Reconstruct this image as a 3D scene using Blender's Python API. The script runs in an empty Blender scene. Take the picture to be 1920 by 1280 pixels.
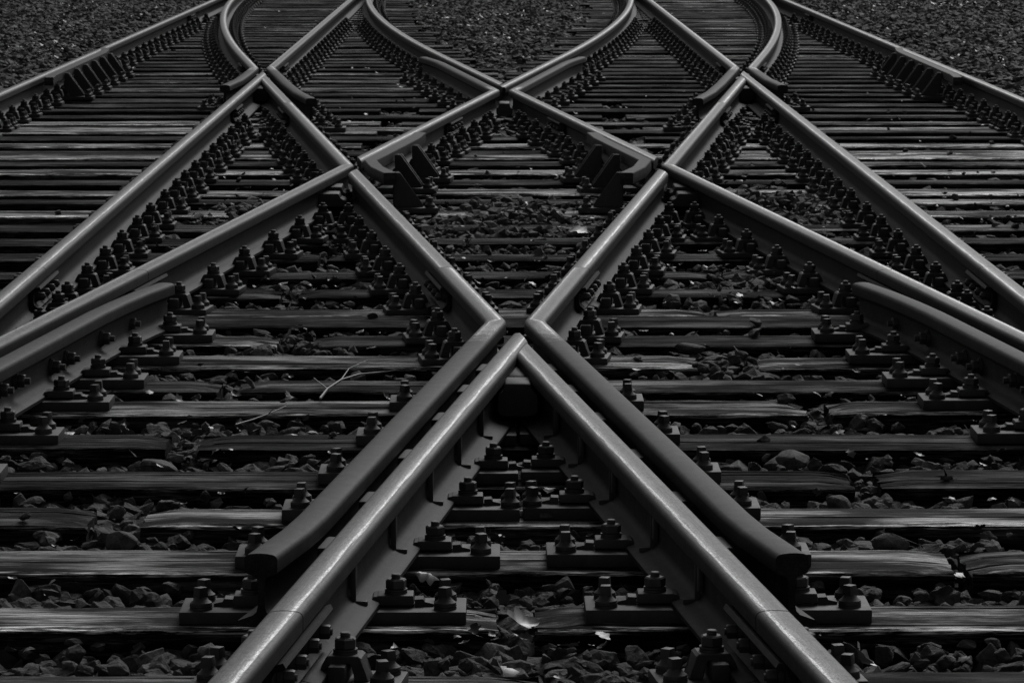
import bpy, bmesh, math, random
import numpy as np
from mathutils import Vector, Matrix, noise

# ---------------------------------------------------------------- camera, sky, sun, exposure
sc = bpy.context.scene
COL = sc.collection
CAMX, CAMZ = -0.065, 1.514
cam = bpy.data.cameras.new('camera')
cam.sensor_width = 36.0
cam.lens = 135.0
cam.clip_start, cam.clip_end = 0.1, 2000
cam.dof.use_dof = True
cam.dof.focus_distance = 9.6
cam.dof.aperture_fstop = 34
cam_o = bpy.data.objects.new('camera', cam)
cam_o.location = (CAMX, 0, CAMZ)
cam_o.rotation_euler = (math.radians(90) - math.atan(870 / 7200), 0, -34 / 7200)
COL.objects.link(cam_o)
sc.camera = cam_o

SUN_EL, SUN_AZ = math.radians(38), math.radians(18)      # azimuth to the right of straight ahead (+Y)
world = bpy.data.worlds.new('World')
sc.world = world
world.use_nodes = True
wn = world.node_tree
bg = wn.nodes['Background']
sky = wn.nodes.new('ShaderNodeTexSky')
sky.sky_type = 'NISHITA'
sky.sun_disc = False
sky.sun_elevation = SUN_EL
sky.sun_rotation = SUN_AZ
sky.air_density = 1.0
sky.dust_density = 2.0
bw = wn.nodes.new('ShaderNodeRGBToBW')                    # the photograph is black and white
wn.links.new(sky.outputs[0], bw.inputs[0])
wn.links.new(bw.outputs[0], bg.inputs['Color'])
bg.inputs['Strength'].default_value = 0.06
sun = bpy.data.lights.new('sun', 'SUN')
sun.energy = 1.5
sun.angle = math.radians(30)
sun_o = bpy.data.objects.new('sun', sun)
sd = Vector((math.sin(SUN_AZ) * math.cos(SUN_EL), math.cos(SUN_AZ) * math.cos(SUN_EL), math.sin(SUN_EL)))
sun_o.rotation_euler = (-sd).to_track_quat('-Z', 'Y').to_euler()
COL.objects.link(sun_o)
sc.view_settings.view_transform = 'Standard'
sc.view_settings.look = 'None'
sc.view_settings.exposure = -0.35
sc.view_settings.gamma = 1.0
sc.cycles.max_bounces = 6

R = random.Random(11)
NR = np.random.default_rng(5)

# ---------------------------------------------------------------- track geometry (metres; x across, y along, z=0 at sleeper tops)
K = 0.109                         # 1 in 9 turnouts
Y1, Y2 = 11.09, 24.94             # the two common crossings on the centre line
EX, GX = 1.65, 3.152              # inner and outer straight rails
YC, RC = 29.2, 190.0              # start and radius of the closure curves
FZ = 0.026                        # underside of the rail foot
RH = 0.149                        # rail height
FW = 0.117                        # wing or check rail to running rail, centre to centre

def bend(y):
    if y <= YC: return 0.0
    t = min(y - YC, RC * K)
    o = t * t / (2 * RC)
    if y - YC > RC * K: o += (y - YC - RC * K) * K
    return o
def ua(y): return K * (y - Y1) - bend(y)
def uc(y): return K * (y - Y2) - bend(y)

# ---------------------------------------------------------------- materials
def mat(name):
    m = bpy.data.materials.new(name)
    m.use_nodes = True
    nt = m.node_tree
    return m, nt, nt.nodes['Principled BSDF']
def N(nt, typ, **kw):
    n = nt.nodes.new(typ)
    for k, v in kw.items():
        if k.startswith('i_'):
            key = k[2:]
            n.inputs[int(key) if key.isdigit() else key].default_value = v
        else: setattr(n, k, v)
    return n
def ramp(nt, src, stops):
    r = nt.nodes.new('ShaderNodeValToRGB')
    el = r.color_ramp.elements
    while len(el) < len(stops): el.new(0.5)
    for e, (p, v) in zip(el, stops):
        e.position = p; e.color = (v, v, v, 1)
    nt.links.new(src, r.inputs[0])
    return r.outputs[0]
def mth(nt, op, a, b=None, c=None):
    n = nt.nodes.new('ShaderNodeMath'); n.operation = op
    for i, v in enumerate((a, b, c)):
        if v is None: continue
        if isinstance(v, (int, float)): n.inputs[i].default_value = v
        else: nt.links.new(v, n.inputs[i])
    return n.outputs[0]
def mixf(nt, f, a, b):
    n = nt.nodes.new('ShaderNodeMix'); n.data_type = 'FLOAT'
    for i, v in ((0, f), (2, a), (3, b)):
        if isinstance(v, (int, float)): n.inputs[i].default_value = v
        else: nt.links.new(v, n.inputs[i])
    return n.outputs[0]

def steel(name, polished):
    m, nt, p = mat(name)
    L = nt.links.new
    s = N(nt, 'ShaderNodeAttribute', attribute_name='s').outputs['Fac']
    z = N(nt, 'ShaderNodeAttribute', attribute_name='pz').outputs['Fac']
    t = N(nt, 'ShaderNodeAttribute', attribute_name='t').outputs['Fac']
    cx = N(nt, 'ShaderNodeCombineXYZ')
    L(mth(nt, 'MULTIPLY', t, 1.3), cx.inputs[0]); L(mth(nt, 'MULTIPLY', s, 2.2), cx.inputs[1]); L(z, cx.inputs[2])
    streak = N(nt, 'ShaderNodeTexNoise', i_Scale=4.0, i_Detail=6.0, i_Roughness=0.65)
    L(cx.outputs[0], streak.inputs['Vector'])
    cx2 = N(nt, 'ShaderNodeCombineXYZ')
    L(mth(nt, 'MULTIPLY', t, 6.0), cx2.inputs[0]); L(mth(nt, 'MULTIPLY', s, 14.0), cx2.inputs[1])
    fine = N(nt, 'ShaderNodeTexNoise', i_Scale=5.0, i_Detail=5.0, i_Roughness=0.7)
    L(cx2.outputs[0], fine.inputs['Vector'])
    tc = N(nt, 'ShaderNodeTexCoord')
    rust = N(nt, 'ShaderNodeTexNoise', i_Scale=22.0, i_Detail=8.0, i_Roughness=0.7)
    L(tc.outputs['Object'], rust.inputs['Vector'])
    grain = N(nt, 'ShaderNodeTexNoise', i_Scale=420.0, i_Detail=3.0, i_Roughness=0.8)
    L(tc.outputs['Object'], grain.inputs['Vector'])
    pol = N(nt, 'ShaderNodeAttribute', attribute_name='pol').outputs['Fac']
    off = N(nt, 'ShaderNodeAttribute', attribute_name='off').outputs['Fac']
    body = ramp(nt, rust.outputs[0], [(0.34, 0.006), (0.5, 0.012), (0.66, 0.024)])
    mott = N(nt, 'ShaderNodeTexNoise', i_Scale=190.0, i_Detail=4.0, i_Roughness=0.8); L(tc.outputs['Object'], mott.inputs['Vector'])
    body = mth(nt, 'MULTIPLY', body, ramp(nt, mott.outputs[0], [(0.34, 0.55), (0.5, 1.0), (0.66, 1.9)]))
    flat = N(nt, 'ShaderNodeMapRange', i_1=0.141, i_2=0.146, i_3=1.0, i_4=1.75); L(z, flat.inputs[0])      # body colour is lighter on head tops than on the sides
    body = mth(nt, 'MULTIPLY', body, flat.outputs[0])
    # band worn bright by wheels, with a ragged edge, and a narrow sky highlight painted along one side
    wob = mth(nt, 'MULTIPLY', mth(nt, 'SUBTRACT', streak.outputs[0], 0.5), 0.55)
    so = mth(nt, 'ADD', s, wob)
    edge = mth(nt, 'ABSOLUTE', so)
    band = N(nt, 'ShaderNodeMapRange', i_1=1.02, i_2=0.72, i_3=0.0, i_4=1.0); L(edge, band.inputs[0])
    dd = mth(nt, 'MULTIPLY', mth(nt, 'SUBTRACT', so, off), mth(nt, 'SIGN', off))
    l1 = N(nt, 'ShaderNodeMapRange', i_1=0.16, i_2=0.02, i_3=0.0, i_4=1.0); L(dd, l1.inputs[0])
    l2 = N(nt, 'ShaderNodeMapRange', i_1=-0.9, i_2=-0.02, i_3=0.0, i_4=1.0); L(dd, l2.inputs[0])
    glint_line = mth(nt, 'MULTIPLY', l1.outputs[0], mth(nt, 'POWER', l2.outputs[0], 2.2))
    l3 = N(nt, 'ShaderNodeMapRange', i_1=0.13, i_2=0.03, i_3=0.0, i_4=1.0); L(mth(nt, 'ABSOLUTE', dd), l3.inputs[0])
    glint_line = mth(nt, 'ADD', mth(nt, 'MULTIPLY', glint_line, 0.55), mth(nt, 'MULTIPLY', mth(nt, 'MULTIPLY', l3.outputs[0], 0.7), ramp(nt, fine.outputs[0], [(0.36, 0.1), (0.6, 1.0)])))
    up = N(nt, 'ShaderNodeMapRange', i_1=0.1395, i_2=0.1455); L(z, up.inputs[0])
    polw = N(nt, 'ShaderNodeMapRange', i_1=0.3, i_2=0.7); L(mth(nt, 'ADD', pol, mth(nt, 'MULTIPLY', mth(nt, 'SUBTRACT', rust.outputs[0], 0.5), 1.2)), polw.inputs[0])
    pl = mth(nt, 'MULTIPLY', mth(nt, 'ADD', mth(nt, 'MULTIPLY', polw.outputs[0], 0.92), 0.06), up.outputs[0])
    msk = mth(nt, 'MULTIPLY', band.outputs[0], pl)
    shine = mth(nt, 'MULTIPLY', glint_line, msk)
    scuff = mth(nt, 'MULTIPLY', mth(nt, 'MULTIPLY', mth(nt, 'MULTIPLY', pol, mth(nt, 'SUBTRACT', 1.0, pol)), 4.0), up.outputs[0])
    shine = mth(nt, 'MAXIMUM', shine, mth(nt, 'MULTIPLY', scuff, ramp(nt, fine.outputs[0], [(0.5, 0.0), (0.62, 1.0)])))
    top = ramp(nt, fine.outputs[0], [(0.3, 0.06), (0.5, 0.095), (0.7, 0.17)])
    top = mth(nt, 'MULTIPLY', top, mixf(nt, streak.outputs[0], 0.6, 1.3))
    cx3 = N(nt, 'ShaderNodeCombineXYZ')
    L(mth(nt, 'MULTIPLY', t, 9.0), cx3.inputs[0]); L(mth(nt, 'MULTIPLY', s, 60.0), cx3.inputs[1])
    scr = N(nt, 'ShaderNodeTexNoise', i_Scale=1.0, i_Detail=3.0, i_Roughness=0.6); L(cx3.outputs[0], scr.inputs['Vector'])
    top = mth(nt, 'MULTIPLY', top, ramp(nt, scr.outputs[0], [(0.34, 0.6), (0.5, 1.0), (0.66, 1.35)]))
    pit = N(nt, 'ShaderNodeTexNoise', i_Scale=65.0, i_Detail=4.0, i_Roughness=0.75); L(tc.outputs['Object'], pit.inputs['Vector'])
    top = mth(nt, 'MULTIPLY', top, ramp(nt, pit.outputs[0], [(0.36, 0.55), (0.44, 1.0), (0.64, 1.15)]))
    glit = N(nt, 'ShaderNodeTexNoise', i_Scale=330.0, i_Detail=2.0, i_Roughness=0.9)
    L(tc.outputs['Object'], glit.inputs['Vector'])
    top = mth(nt, 'MULTIPLY', top, ramp(nt, glit.outputs[0], [(0.35, 0.62), (0.52, 0.95), (0.68, 1.7)]))
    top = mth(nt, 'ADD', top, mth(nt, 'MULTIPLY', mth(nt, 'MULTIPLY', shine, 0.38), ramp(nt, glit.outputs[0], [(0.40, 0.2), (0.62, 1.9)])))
    col = mixf(nt, msk, body, top)
    L(col, p.inputs['Base Color'])
    L(mth(nt, 'MULTIPLY', msk, 0.9), p.inputs['Metallic'])
    rr = mth(nt, 'SUBTRACT', mixf(nt, fine.outputs[0], 0.50, 0.66), mth(nt, 'MULTIPLY', shine, 0.12))
    L(mixf(nt, msk, 0.62, rr), p.inputs['Roughness'])
    p.inputs['Specular IOR Level'].default_value = 0.22
    b = N(nt, 'ShaderNodeBump', i_Strength=0.45, i_Distance=0.0016)
    L(mth(nt, 'ADD', mth(nt, 'MULTIPLY', grain.outputs[0], 0.7), mth(nt, 'ADD', mth(nt, 'MULTIPLY', fine.outputs[0], 0.4), mth(nt, 'MULTIPLY', rust.outputs[0], 0.5))), b.inputs['Height'])
    L(b.outputs[0], p.inputs['Normal'])
    return m
M_RUN = steel('rail_steel', True)
M_WING = M_RUN

def iron(name, lo, hi, rough):
    m, nt, p = mat(name)
    L = nt.links.new
    tc = N(nt, 'ShaderNodeTexCoord')
    oi = N(nt, 'ShaderNodeObjectInfo')
    n1 = N(nt, 'ShaderNodeTexNoise', i_Scale=30.0, i_Detail=8.0, i_Roughness=0.7); L(tc.outputs['Object'], n1.inputs['Vector'])
    n2 = N(nt, 'ShaderNodeTexNoise', i_Scale=300.0, i_Detail=4.0); L(tc.outputs['Object'], n2.inputs['Vector'])
    c = ramp(nt, n1.outputs[0], [(0.3, lo), (0.7, hi)])
    L(mth(nt, 'MULTIPLY', c, mixf(nt, oi.outputs['Random'], 0.75, 1.25)), p.inputs['Base Color'])
    L(mixf(nt, n1.outputs[0], rough - 0.12, rough + 0.12), p.inputs['Roughness'])
    b = N(nt, 'ShaderNodeBump', i_Strength=0.35, i_Distance=0.002)
    L(mth(nt, 'ADD', n1.outputs[0], mth(nt, 'MULTIPLY', n2.outputs[0], 0.5)), b.inputs['Height'])
    L(b.outputs[0], p.inputs['Normal'])
    return m
M_IRON = iron('rusty_plate_iron', 0.020, 0.050, 0.62)
M_BOLT = iron('rusty_bolt_iron', 0.026, 0.066, 0.56)
M_GUSSET = iron('dark_bracket_iron', 0.022, 0.045, 0.6)

def wood():
    m, nt, p = mat('weathered_timber')
    L = nt.links.new
    tc = N(nt, 'ShaderNodeTexCoord')
    oi = N(nt, 'ShaderNodeObjectInfo')
    off = N(nt, 'ShaderNodeVectorMath', operation='ADD')
    L(tc.outputs['Object'], off.inputs[0])
    cx = N(nt, 'ShaderNodeCombineXYZ'); L(mth(nt, 'MULTIPLY', oi.outputs['Random'], 37.0), cx.inputs[0]); L(mth(nt, 'MULTIPLY', oi.outputs['Random'], 11.0), cx.inputs[1])
    L(cx.outputs[0], off.inputs[1])
    mp = N(nt, 'ShaderNodeMapping'); mp.inputs['Scale'].default_value = (4.5, 85, 85); L(off.outputs[0], mp.inputs['Vector'])
    g = N(nt, 'ShaderNodeTexNoise', i_Scale=1.0, i_Detail=8.0, i_Roughness=0.72, i_Distortion=0.25); L(mp.outputs[0], g.inputs['Vector'])
    mp2 = N(nt, 'ShaderNodeMapping'); mp2.inputs['Scale'].default_value = (1.2, 5, 5); L(off.outputs[0], mp2.inputs['Vector'])
    w = N(nt, 'ShaderNodeTexNoise', i_Scale=1.6, i_Detail=5.0, i_Roughness=0.6); L(mp2.outputs[0], w.inputs['Vector'])
    n3 = N(nt, 'ShaderNodeTexNoise', i_Scale=160.0, i_Detail=3.0); L(off.outputs[0], n3.inputs['Vector'])
    mp4 = N(nt, 'ShaderNodeMapping'); mp4.inputs['Scale'].default_value = (1.8, 28, 28); L(off.outputs[0], mp4.inputs['Vector'])
    g2 = N(nt, 'ShaderNodeTexNoise', i_Scale=1.0, i_Detail=6.0, i_Roughness=0.7, i_Distortion=0.8); L(mp4.outputs[0], g2.inputs['Vector'])
    c = ramp(nt, g.outputs[0], [(0.41, 0.002), (0.5, 0.008), (0.58, 0.028)])
    c = mth(nt, 'MULTIPLY', c, ramp(nt, g2.outputs[0], [(0.36, 0.35), (0.5, 0.9), (0.64, 1.9)]))
    sh = N(nt, 'ShaderNodeAttribute', attribute_name='shine', attribute_type='OBJECT').outputs['Fac']      # how strong this sleeper's weathering and painted glints are
    mp5 = N(nt, 'ShaderNodeMapping'); mp5.inputs['Scale'].default_value = (16, 230, 230); L(off.outputs[0], mp5.inputs['Vector'])
    g3 = N(nt, 'ShaderNodeTexNoise', i_Scale=1.0, i_Detail=3.0, i_Roughness=0.6, i_Distortion=0.3); L(mp5.outputs[0], g3.inputs['Vector'])
    c = mth(nt, 'MULTIPLY', c, ramp(nt, g3.outputs[0], [(0.40, 0.08), (0.47, 0.85), (0.58, 1.9)]))
    # weathered pale fibres plus sky glints painted along arrises and in patches
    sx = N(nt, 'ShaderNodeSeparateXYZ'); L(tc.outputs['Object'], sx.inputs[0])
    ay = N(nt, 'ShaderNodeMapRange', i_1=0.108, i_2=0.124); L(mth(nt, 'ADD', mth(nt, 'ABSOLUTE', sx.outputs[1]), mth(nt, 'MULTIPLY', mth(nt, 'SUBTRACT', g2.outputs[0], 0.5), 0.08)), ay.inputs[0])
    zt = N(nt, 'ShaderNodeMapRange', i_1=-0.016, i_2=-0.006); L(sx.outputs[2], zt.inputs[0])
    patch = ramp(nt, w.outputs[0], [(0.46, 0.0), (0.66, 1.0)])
    wear_glint = mth(nt, 'MULTIPLY', mth(nt, 'ADD', mth(nt, 'MULTIPLY', ay.outputs[0], 1.5), mth(nt, 'MULTIPLY', patch, 0.5)), zt.outputs[0])
    wear_glint = mth(nt, 'MULTIPLY', wear_glint, mth(nt, 'MULTIPLY', ramp(nt, g.outputs[0], [(0.46, 0.0), (0.57, 1.0)]), ramp(nt, g3.outputs[0], [(0.42, 0.08), (0.58, 1.4)])))
    wear_glint = mth(nt, 'MULTIPLY', wear_glint, mixf(nt, sh, 0.10, 2.6))
    c = mth(nt, 'ADD', c, mth(nt, 'MULTIPLY', wear_glint, 0.5))
    L(mth(nt, 'MULTIPLY', c, mixf(nt, oi.outputs['Random'], 0.7, 1.2)), p.inputs['Base Color'])
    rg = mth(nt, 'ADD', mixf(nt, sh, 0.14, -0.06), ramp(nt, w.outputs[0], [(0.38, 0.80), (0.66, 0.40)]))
    L(rg, p.inputs['Roughness'])
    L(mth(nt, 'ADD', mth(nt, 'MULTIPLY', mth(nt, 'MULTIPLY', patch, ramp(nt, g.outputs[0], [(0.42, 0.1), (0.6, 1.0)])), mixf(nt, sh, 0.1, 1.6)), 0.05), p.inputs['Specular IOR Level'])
    b = N(nt, 'ShaderNodeBump', i_Strength=0.9, i_Distance=0.005)
    L(mth(nt, 'ADD', mth(nt, 'ADD', mth(nt, 'ADD', g.outputs[0], g2.outputs[0]), mth(nt, 'MULTIPLY', g3.outputs[0], 0.5)), mth(nt, 'MULTIPLY', n3.outputs[0], 0.15)), b.inputs['Height'])
    L(b.outputs[0], p.inputs['Normal'])
    return m
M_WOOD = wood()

def stone():
    m, nt, p = mat('ballast_stone')
    L = nt.links.new
    tc = N(nt, 'ShaderNodeTexCoord')
    at = N(nt, 'ShaderNodeAttribute', attribute_name='tint').outputs['Fac']
    n1 = N(nt, 'ShaderNodeTexNoise', i_Scale=45.0, i_Detail=8.0, i_Roughness=0.7); L(tc.outputs['Object'], n1.inputs['Vector'])
    n2 = N(nt, 'ShaderNodeTexNoise', i_Scale=120.0, i_Detail=4.0, i_Roughness=0.7); L(tc.outputs['Object'], n2.inputs['Vector'])
    c = ramp(nt, n1.outputs[0], [(0.38, 0.45), (0.5, 0.9), (0.64, 1.6)])
    n0 = N(nt, 'ShaderNodeTexNoise', i_Scale=0.9, i_Detail=5.0, i_Roughness=0.65); L(tc.outputs['Object'], n0.inputs['Vector'])      # grimy and cleaner patches of bed
    c = mth(nt, 'MULTIPLY', c, ramp(nt, n0.outputs[0], [(0.36, 0.5), (0.5, 0.9), (0.64, 1.35)]))
    L(mth(nt, 'MULTIPLY', c, at), p.inputs['Base Color'])
    L(mixf(nt, n1.outputs[0], 0.5, 0.95), p.inputs['Roughness'])
    b = N(nt, 'ShaderNodeBump', i_Strength=0.85, i_Distance=0.010)
    L(mth(nt, 'ADD', n1.outputs[0], mth(nt, 'MULTIPLY', n2.outputs[0], 0.4)), b.inputs['Height'])
    L(b.outputs[0], p.inputs['Normal'])
    return m
M_STONE = stone()

def leaf():
    m, nt, p = mat('dry_leaf')
    L = nt.links.new
    at = N(nt, 'ShaderNodeAttribute', attribute_name='tint').outputs['Fac']
    tc = N(nt, 'ShaderNodeTexCoord')
    n1 = N(nt, 'ShaderNodeTexNoise', i_Scale=60.0, i_Detail=4.0); L(tc.outputs['Object'], n1.inputs['Vector'])
    L(mth(nt, 'MULTIPLY', at, ramp(nt, n1.outputs[0], [(0.3, 0.6), (0.7, 1.3)])), p.inputs['Base Color'])
    p.inputs['Roughness'].default_value = 0.36
    return m
M_LEAF = leaf()

def soil():
    m, nt, p = mat('dark_ballast_soil')
    L = nt.links.new
    tc = N(nt, 'ShaderNodeTexCoord')
    n1 = N(nt, 'ShaderNodeTexNoise', i_Scale=18.0, i_Detail=10.0, i_Roughness=0.75); L(tc.outputs['Object'], n1.inputs['Vector'])
    L(ramp(nt, n1.outputs[0], [(0.3, 0.015), (0.7, 0.05)]), p.inputs['Base Color'])
    p.inputs['Roughness'].default_value = 0.95
    b = N(nt, 'ShaderNodeBump', i_Strength=1.0, i_Distance=0.03); L(n1.outputs[0], b.inputs['Height']); L(b.outputs[0], p.inputs['Normal'])
    return m
M_SOIL = soil()

def twigm():
    m, nt, p = mat('twig_bark')
    tc = N(nt, 'ShaderNodeTexCoord')
    n1 = N(nt, 'ShaderNodeTexNoise', i_Scale=90.0, i_Detail=5.0); nt.links.new(tc.outputs['Object'], n1.inputs['Vector'])
    nt.links.new(ramp(nt, n1.outputs[0], [(0.3, 0.07), (0.7, 0.19)]), p.inputs['Base Color'])
    p.inputs['Roughness'].default_value = 0.5
    return m
M_TWIG = twigm()

# ---------------------------------------------------------------- object helpers
def link(name, me, parent=None):
    o = bpy.data.objects.new(name, me); COL.objects.link(o)
    if parent: o.parent = parent
    return o
def tag(o, label, cat, group=None, kind=None):
    if label: o['label'] = label
    if cat: o['category'] = cat
    if group: o['group'] = group
    if kind: o['kind'] = kind
    return o
def finish(bm, name, m, angle=35, smooth=True):
    bmesh.ops.recalc_face_normals(bm, faces=bm.faces)
    me = bpy.data.meshes.new(name); bm.to_mesh(me); bm.free()
    me.materials.append(m)
    if smooth:
        me.shade_smooth(); me.set_sharp_from_angle(angle=math.radians(angle))
    return me
def box(bm, x0, x1, y0, y1, z0, z1, bev=0.0, tx=0.0, ty=0.0):
    v = [bm.verts.new((x, y, z)) for z, kx, ky in ((z0, 0, 0), (z1, tx, ty)) for x, y in ((x0 + kx, y0 + ky), (x1 - kx, y0 + ky), (x1 - kx, y1 - ky), (x0 + kx, y1 - ky))]
    fs = [bm.faces.new([v[i] for i in f]) for f in ((3, 2, 1, 0), (4, 5, 6, 7), (0, 1, 5, 4), (1, 2, 6, 5), (2, 3, 7, 6), (3, 0, 4, 7))]
    if bev > 0:
        es = list({e for f in fs for e in f.edges})
        bmesh.ops.bevel(bm, geom=es, offset=bev, segments=2, affect='EDGES', profile=0.6)
    return v
def lathe(bm, prof, n, cx=0, cy=0, rot=0.0, sq=None):
    rings = []
    for r, z in prof:
        rings.append([bm.verts.new((cx + r * math.cos(rot + 2 * math.pi * i / n), cy + r * math.sin(rot + 2 * math.pi * i / n), z)) for i in range(n)])
    for a, b in zip(rings, rings[1:]):
        for i in range(n):
            bm.faces.new((a[i], a[(i + 1) % n], b[(i + 1) % n], b[i]))
    bm.faces.new(list(reversed(rings[0]))); bm.faces.new(rings[-1])
def prism(bm, poly, axis_pts):
    """extrude a polygon (list of 3-D points) along a vector"""
    a = [bm.verts.new(p) for p in poly]
    d = Vector(axis_pts)
    b = [bm.verts.new(Vector(p) + d) for p in poly]
    n = len(a)
    bm.faces.new(a); bm.faces.new(list(reversed(b)))
    for i in range(n): bm.faces.new((a[i], b[i], b[(i + 1) % n], a[(i + 1) % n]))

# ---------------------------------------------------------------- rail profile and sweep
def rail_profile(foot=0.0625, lift=0.0):
    h = [(foot, 0.0), (foot, 0.009), (foot - 0.003, 0.0115), (0.030, 0.0185), (0.017, 0.0235), (0.010, 0.031), (0.0072, 0.042),
         (0.0070, 0.088), (0.0085, 0.096), (0.014, 0.1025), (0.0315, 0.108), (0.0335, 0.111), (0.0340, 0.1350), (0.0333, 0.1392),
         (0.0310, 0.1430), (0.0275, 0.1457), (0.0230, 0.1472), (0.0130, 0.1484), (0.0060, 0.1489)]
    top = [(0.0, 0.149)]
    r = [(x, z + (lift if z > 0.05 else 0)) for x, z in h] + [(0, 0.149 + lift)]
    return r + [(-x, z) for x, z in reversed(r[:-1])]
PROF = rail_profile()
PROFW = rail_profile(0.052)
LT = {}
def sweep(path, prof, z0=FZ, cut=(), mirror=False, pol=None, off=0.0):
    """rail along a plan path; cut: list of (point, normal) vertical planes, the side the normal points to is removed"""
    pts = [Vector((p[0], p[1], 0)) for p in path]
    if pol:                                     # extra rings so that the worn part can end where it ends
        den = [pts[0]]
        for a, b in zip(pts, pts[1:]):
            n_ = max(1, int((b - a).length / 0.12)) if a.y < 32 else 1
            den += [a.lerp(b, (k + 1) / n_) for k in range(n_)]
        pts = den
    bm = bmesh.new()
    ls = bm.verts.layers.float.new('s'); lz = bm.verts.layers.float.new('pz'); lt = bm.verts.layers.float.new('t'); lp_ = bm.verts.layers.float.new('pol'); lo_ = bm.verts.layers.float.new('off')
    rings = []; t = R.random() * 50
    for i, p in enumerate(pts):
        d0 = (p - pts[i - 1]).normalized() if i else None
        d1 = (pts[i + 1] - p).normalized() if i < len(pts) - 1 else None
        if i: t += (p - pts[i - 1]).length
        d = ((d0 or d1) + (d1 or d0)).normalized()
        k = 1.0 / max(0.5, d.dot(d1 or d0))
        r = Vector((d.y, -d.x, 0)) * k
        ring = []
        for x, z in prof:
            v = bm.verts.new(p + r * x + Vector((0, 0, z0 + z)))
            v[ls] = x / 0.0335; v[lz] = z; v[lt] = t; v[lo_] = (abs(off) + 0.02) * (1 if d.x * d.y >= -1e-6 else -1); v[lp_] = pol(p.x, p.y) if pol else 0.0
            ring.append(v)
        rings.append(ring)
    n = len(prof)
    for a, b in zip(rings, rings[1:]):
        for i in range(n): bm.faces.new((a[i], a[(i + 1) % n], b[(i + 1) % n], b[i]))
    bm.faces.new(rings[0]); bm.faces.new(list(reversed(rings[-1])))
    for co, no in cut:
        bmesh.ops.bisect_plane(bm, geom=bm.verts[:] + bm.edges[:] + bm.faces[:], dist=1e-6, plane_co=co, plane_no=no, clear_outer=True)
        be = [e for e in bm.edges if e.is_boundary]
        if be: bmesh.ops.holes_fill(bm, edges=be, sides=0)
    if mirror:
        for v in bm.verts: v.co.x = -v.co.x
    return bm
def ys(a, b, step=1.5):
    n = max(1, int(math.ceil(abs(b - a) / step)))
    return [a + (b - a) * i / n for i in range(n + 1)]
def P(f, a, b, off=0.0, step=1.5): return [(f(y) + off, y) for y in ys(a, b, step)]

SIDE = {-1: 'left', 1: 'right'}
def A(y): return -ua(y)          # mirrored copies: left-hand set only, right-hand rails are mirrored in x
RAILS = []                        # (name for plates, function, y0, y1, kind, outer offsets) filled below
rail_objs = {}
def make_rail(key, name, label, cat, path, prof=PROF, m=M_RUN, cut=(), side=-1, group=None, z0=FZ, pol=None, off=0.45):
    if pol is None: pol = (lambda x, y: 1.0) if m is M_RUN and prof is PROF else (lambda x, y: 0.0)
    bm = sweep(path, prof, z0=z0, cut=cut, mirror=(side == 1), pol=pol, off=off)
    o = link(name, finish(bm, name, m, 30))
    tag(o, label, cat, group)
    rail_objs[key] = o
    return o

hexp = [(0.0205, 0), (0.0225, 0.003), (0.0225, 0.021), (0.0205, 0.024)]
def side_bolt_bm(length=0.03, big=1.0):
    """bolt lying along +X, for webs"""
    bm = bmesh.new()
    lathe(bm, [(0.026 * big, 0), (0.026 * big, 0.005)], 20)
    lathe(bm, [(0.023 * big, 0.0052), (0.023 * big, 0.010)], 20)
    lathe(bm, [(0.018 * big, 0.0102), (0.0205 * big, 0.012), (0.0205 * big, 0.027), (0.018 * big, 0.03)], 6, rot=R.random())
    lathe(bm, [(0.0095 * big, 0.0302), (0.0095 * big, 0.0302 + length * 0.5)], 12)
    bmesh.ops.rotate(bm, verts=bm.verts, cent=(0, 0, 0), matrix=Matrix.Rotation(math.radians(90), 3, 'Y'))
    return bm
ME_WEBBOLT = finish(side_bolt_bm(), 'web_bolt', M_BOLT, 30)
ME_FISHBOLT = finish(side_bolt_bm(0.008, 0.72), 'fishplate_bolt', M_BOLT, 30)

def add_side(parent, f, y, s, z, lateral, name, me):
    """child mesh with local X pointing away from the rail's side s, at height z"""
    dy = 0.05
    ang = math.atan2(f(y + dy) - f(y - dy), 2 * dy)          # rail direction from +Y, clockwise
    o = link(name, me, parent)
    o.location = (f(y) + s * lateral * math.cos(ang), y - s * lateral * math.sin(ang), z)
    o.rotation_euler = (0, 0, -ang + (0 if s == 1 else math.pi))
    return o

# fishplate: profile across X (away from web), along Y
def fishplate_bm(length=0.56):
    pr = [(0.0115, 0.036), (0.036, 0.029), (0.040, 0.034), (0.026, 0.046), (0.022, 0.056), (0.022, 0.082), (0.028, 0.091), (0.045, 0.0955), (0.0475, 0.100), (0.0425, 0.109), (0.0345, 0.1065), (0.016, 0.1005), (0.010, 0.095)]
    bm = bmesh.new()
    prism(bm, [(x, -length / 2, z) for x, z in pr], (0, length, 0))
    return bm
ME_FISH = finish(fishplate_bm(), 'fishplate', M_WING, 40)
for nm in ('s', 'pz', 't'):
    a_ = ME_FISH.attributes.new(nm, 'FLOAT', 'POINT')
def fishplate(parent, f, y, sides=(1, -1)):
    for s in sides:
        fp = add_side(parent, f, y, s, FZ, 0.0, 'fishplate', ME_FISH)
        for dy in (-0.21, -0.075, 0.075, 0.21):
            b = link('fishplate_bolt', ME_FISHBOLT, fp); b.location = (0.0225, dy, 0.069)

def lockrod_bm():
    bm = bmesh.new()
    box(bm, 0.010, 0.022, -0.012, -0.004, 0.020, 0.108, 0.002)
    box(bm, 0.0221, 0.046, -0.014, -0.003, 0.014, 0.025, 0.002)
    box(bm, 0.009, 0.020, 0.006, 0.026, 0.045, 0.104, 0.003)
    return bm
ME_ROD = finish(lockrod_bm(), 'lock_clip', M_BOLT, 35)

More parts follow.
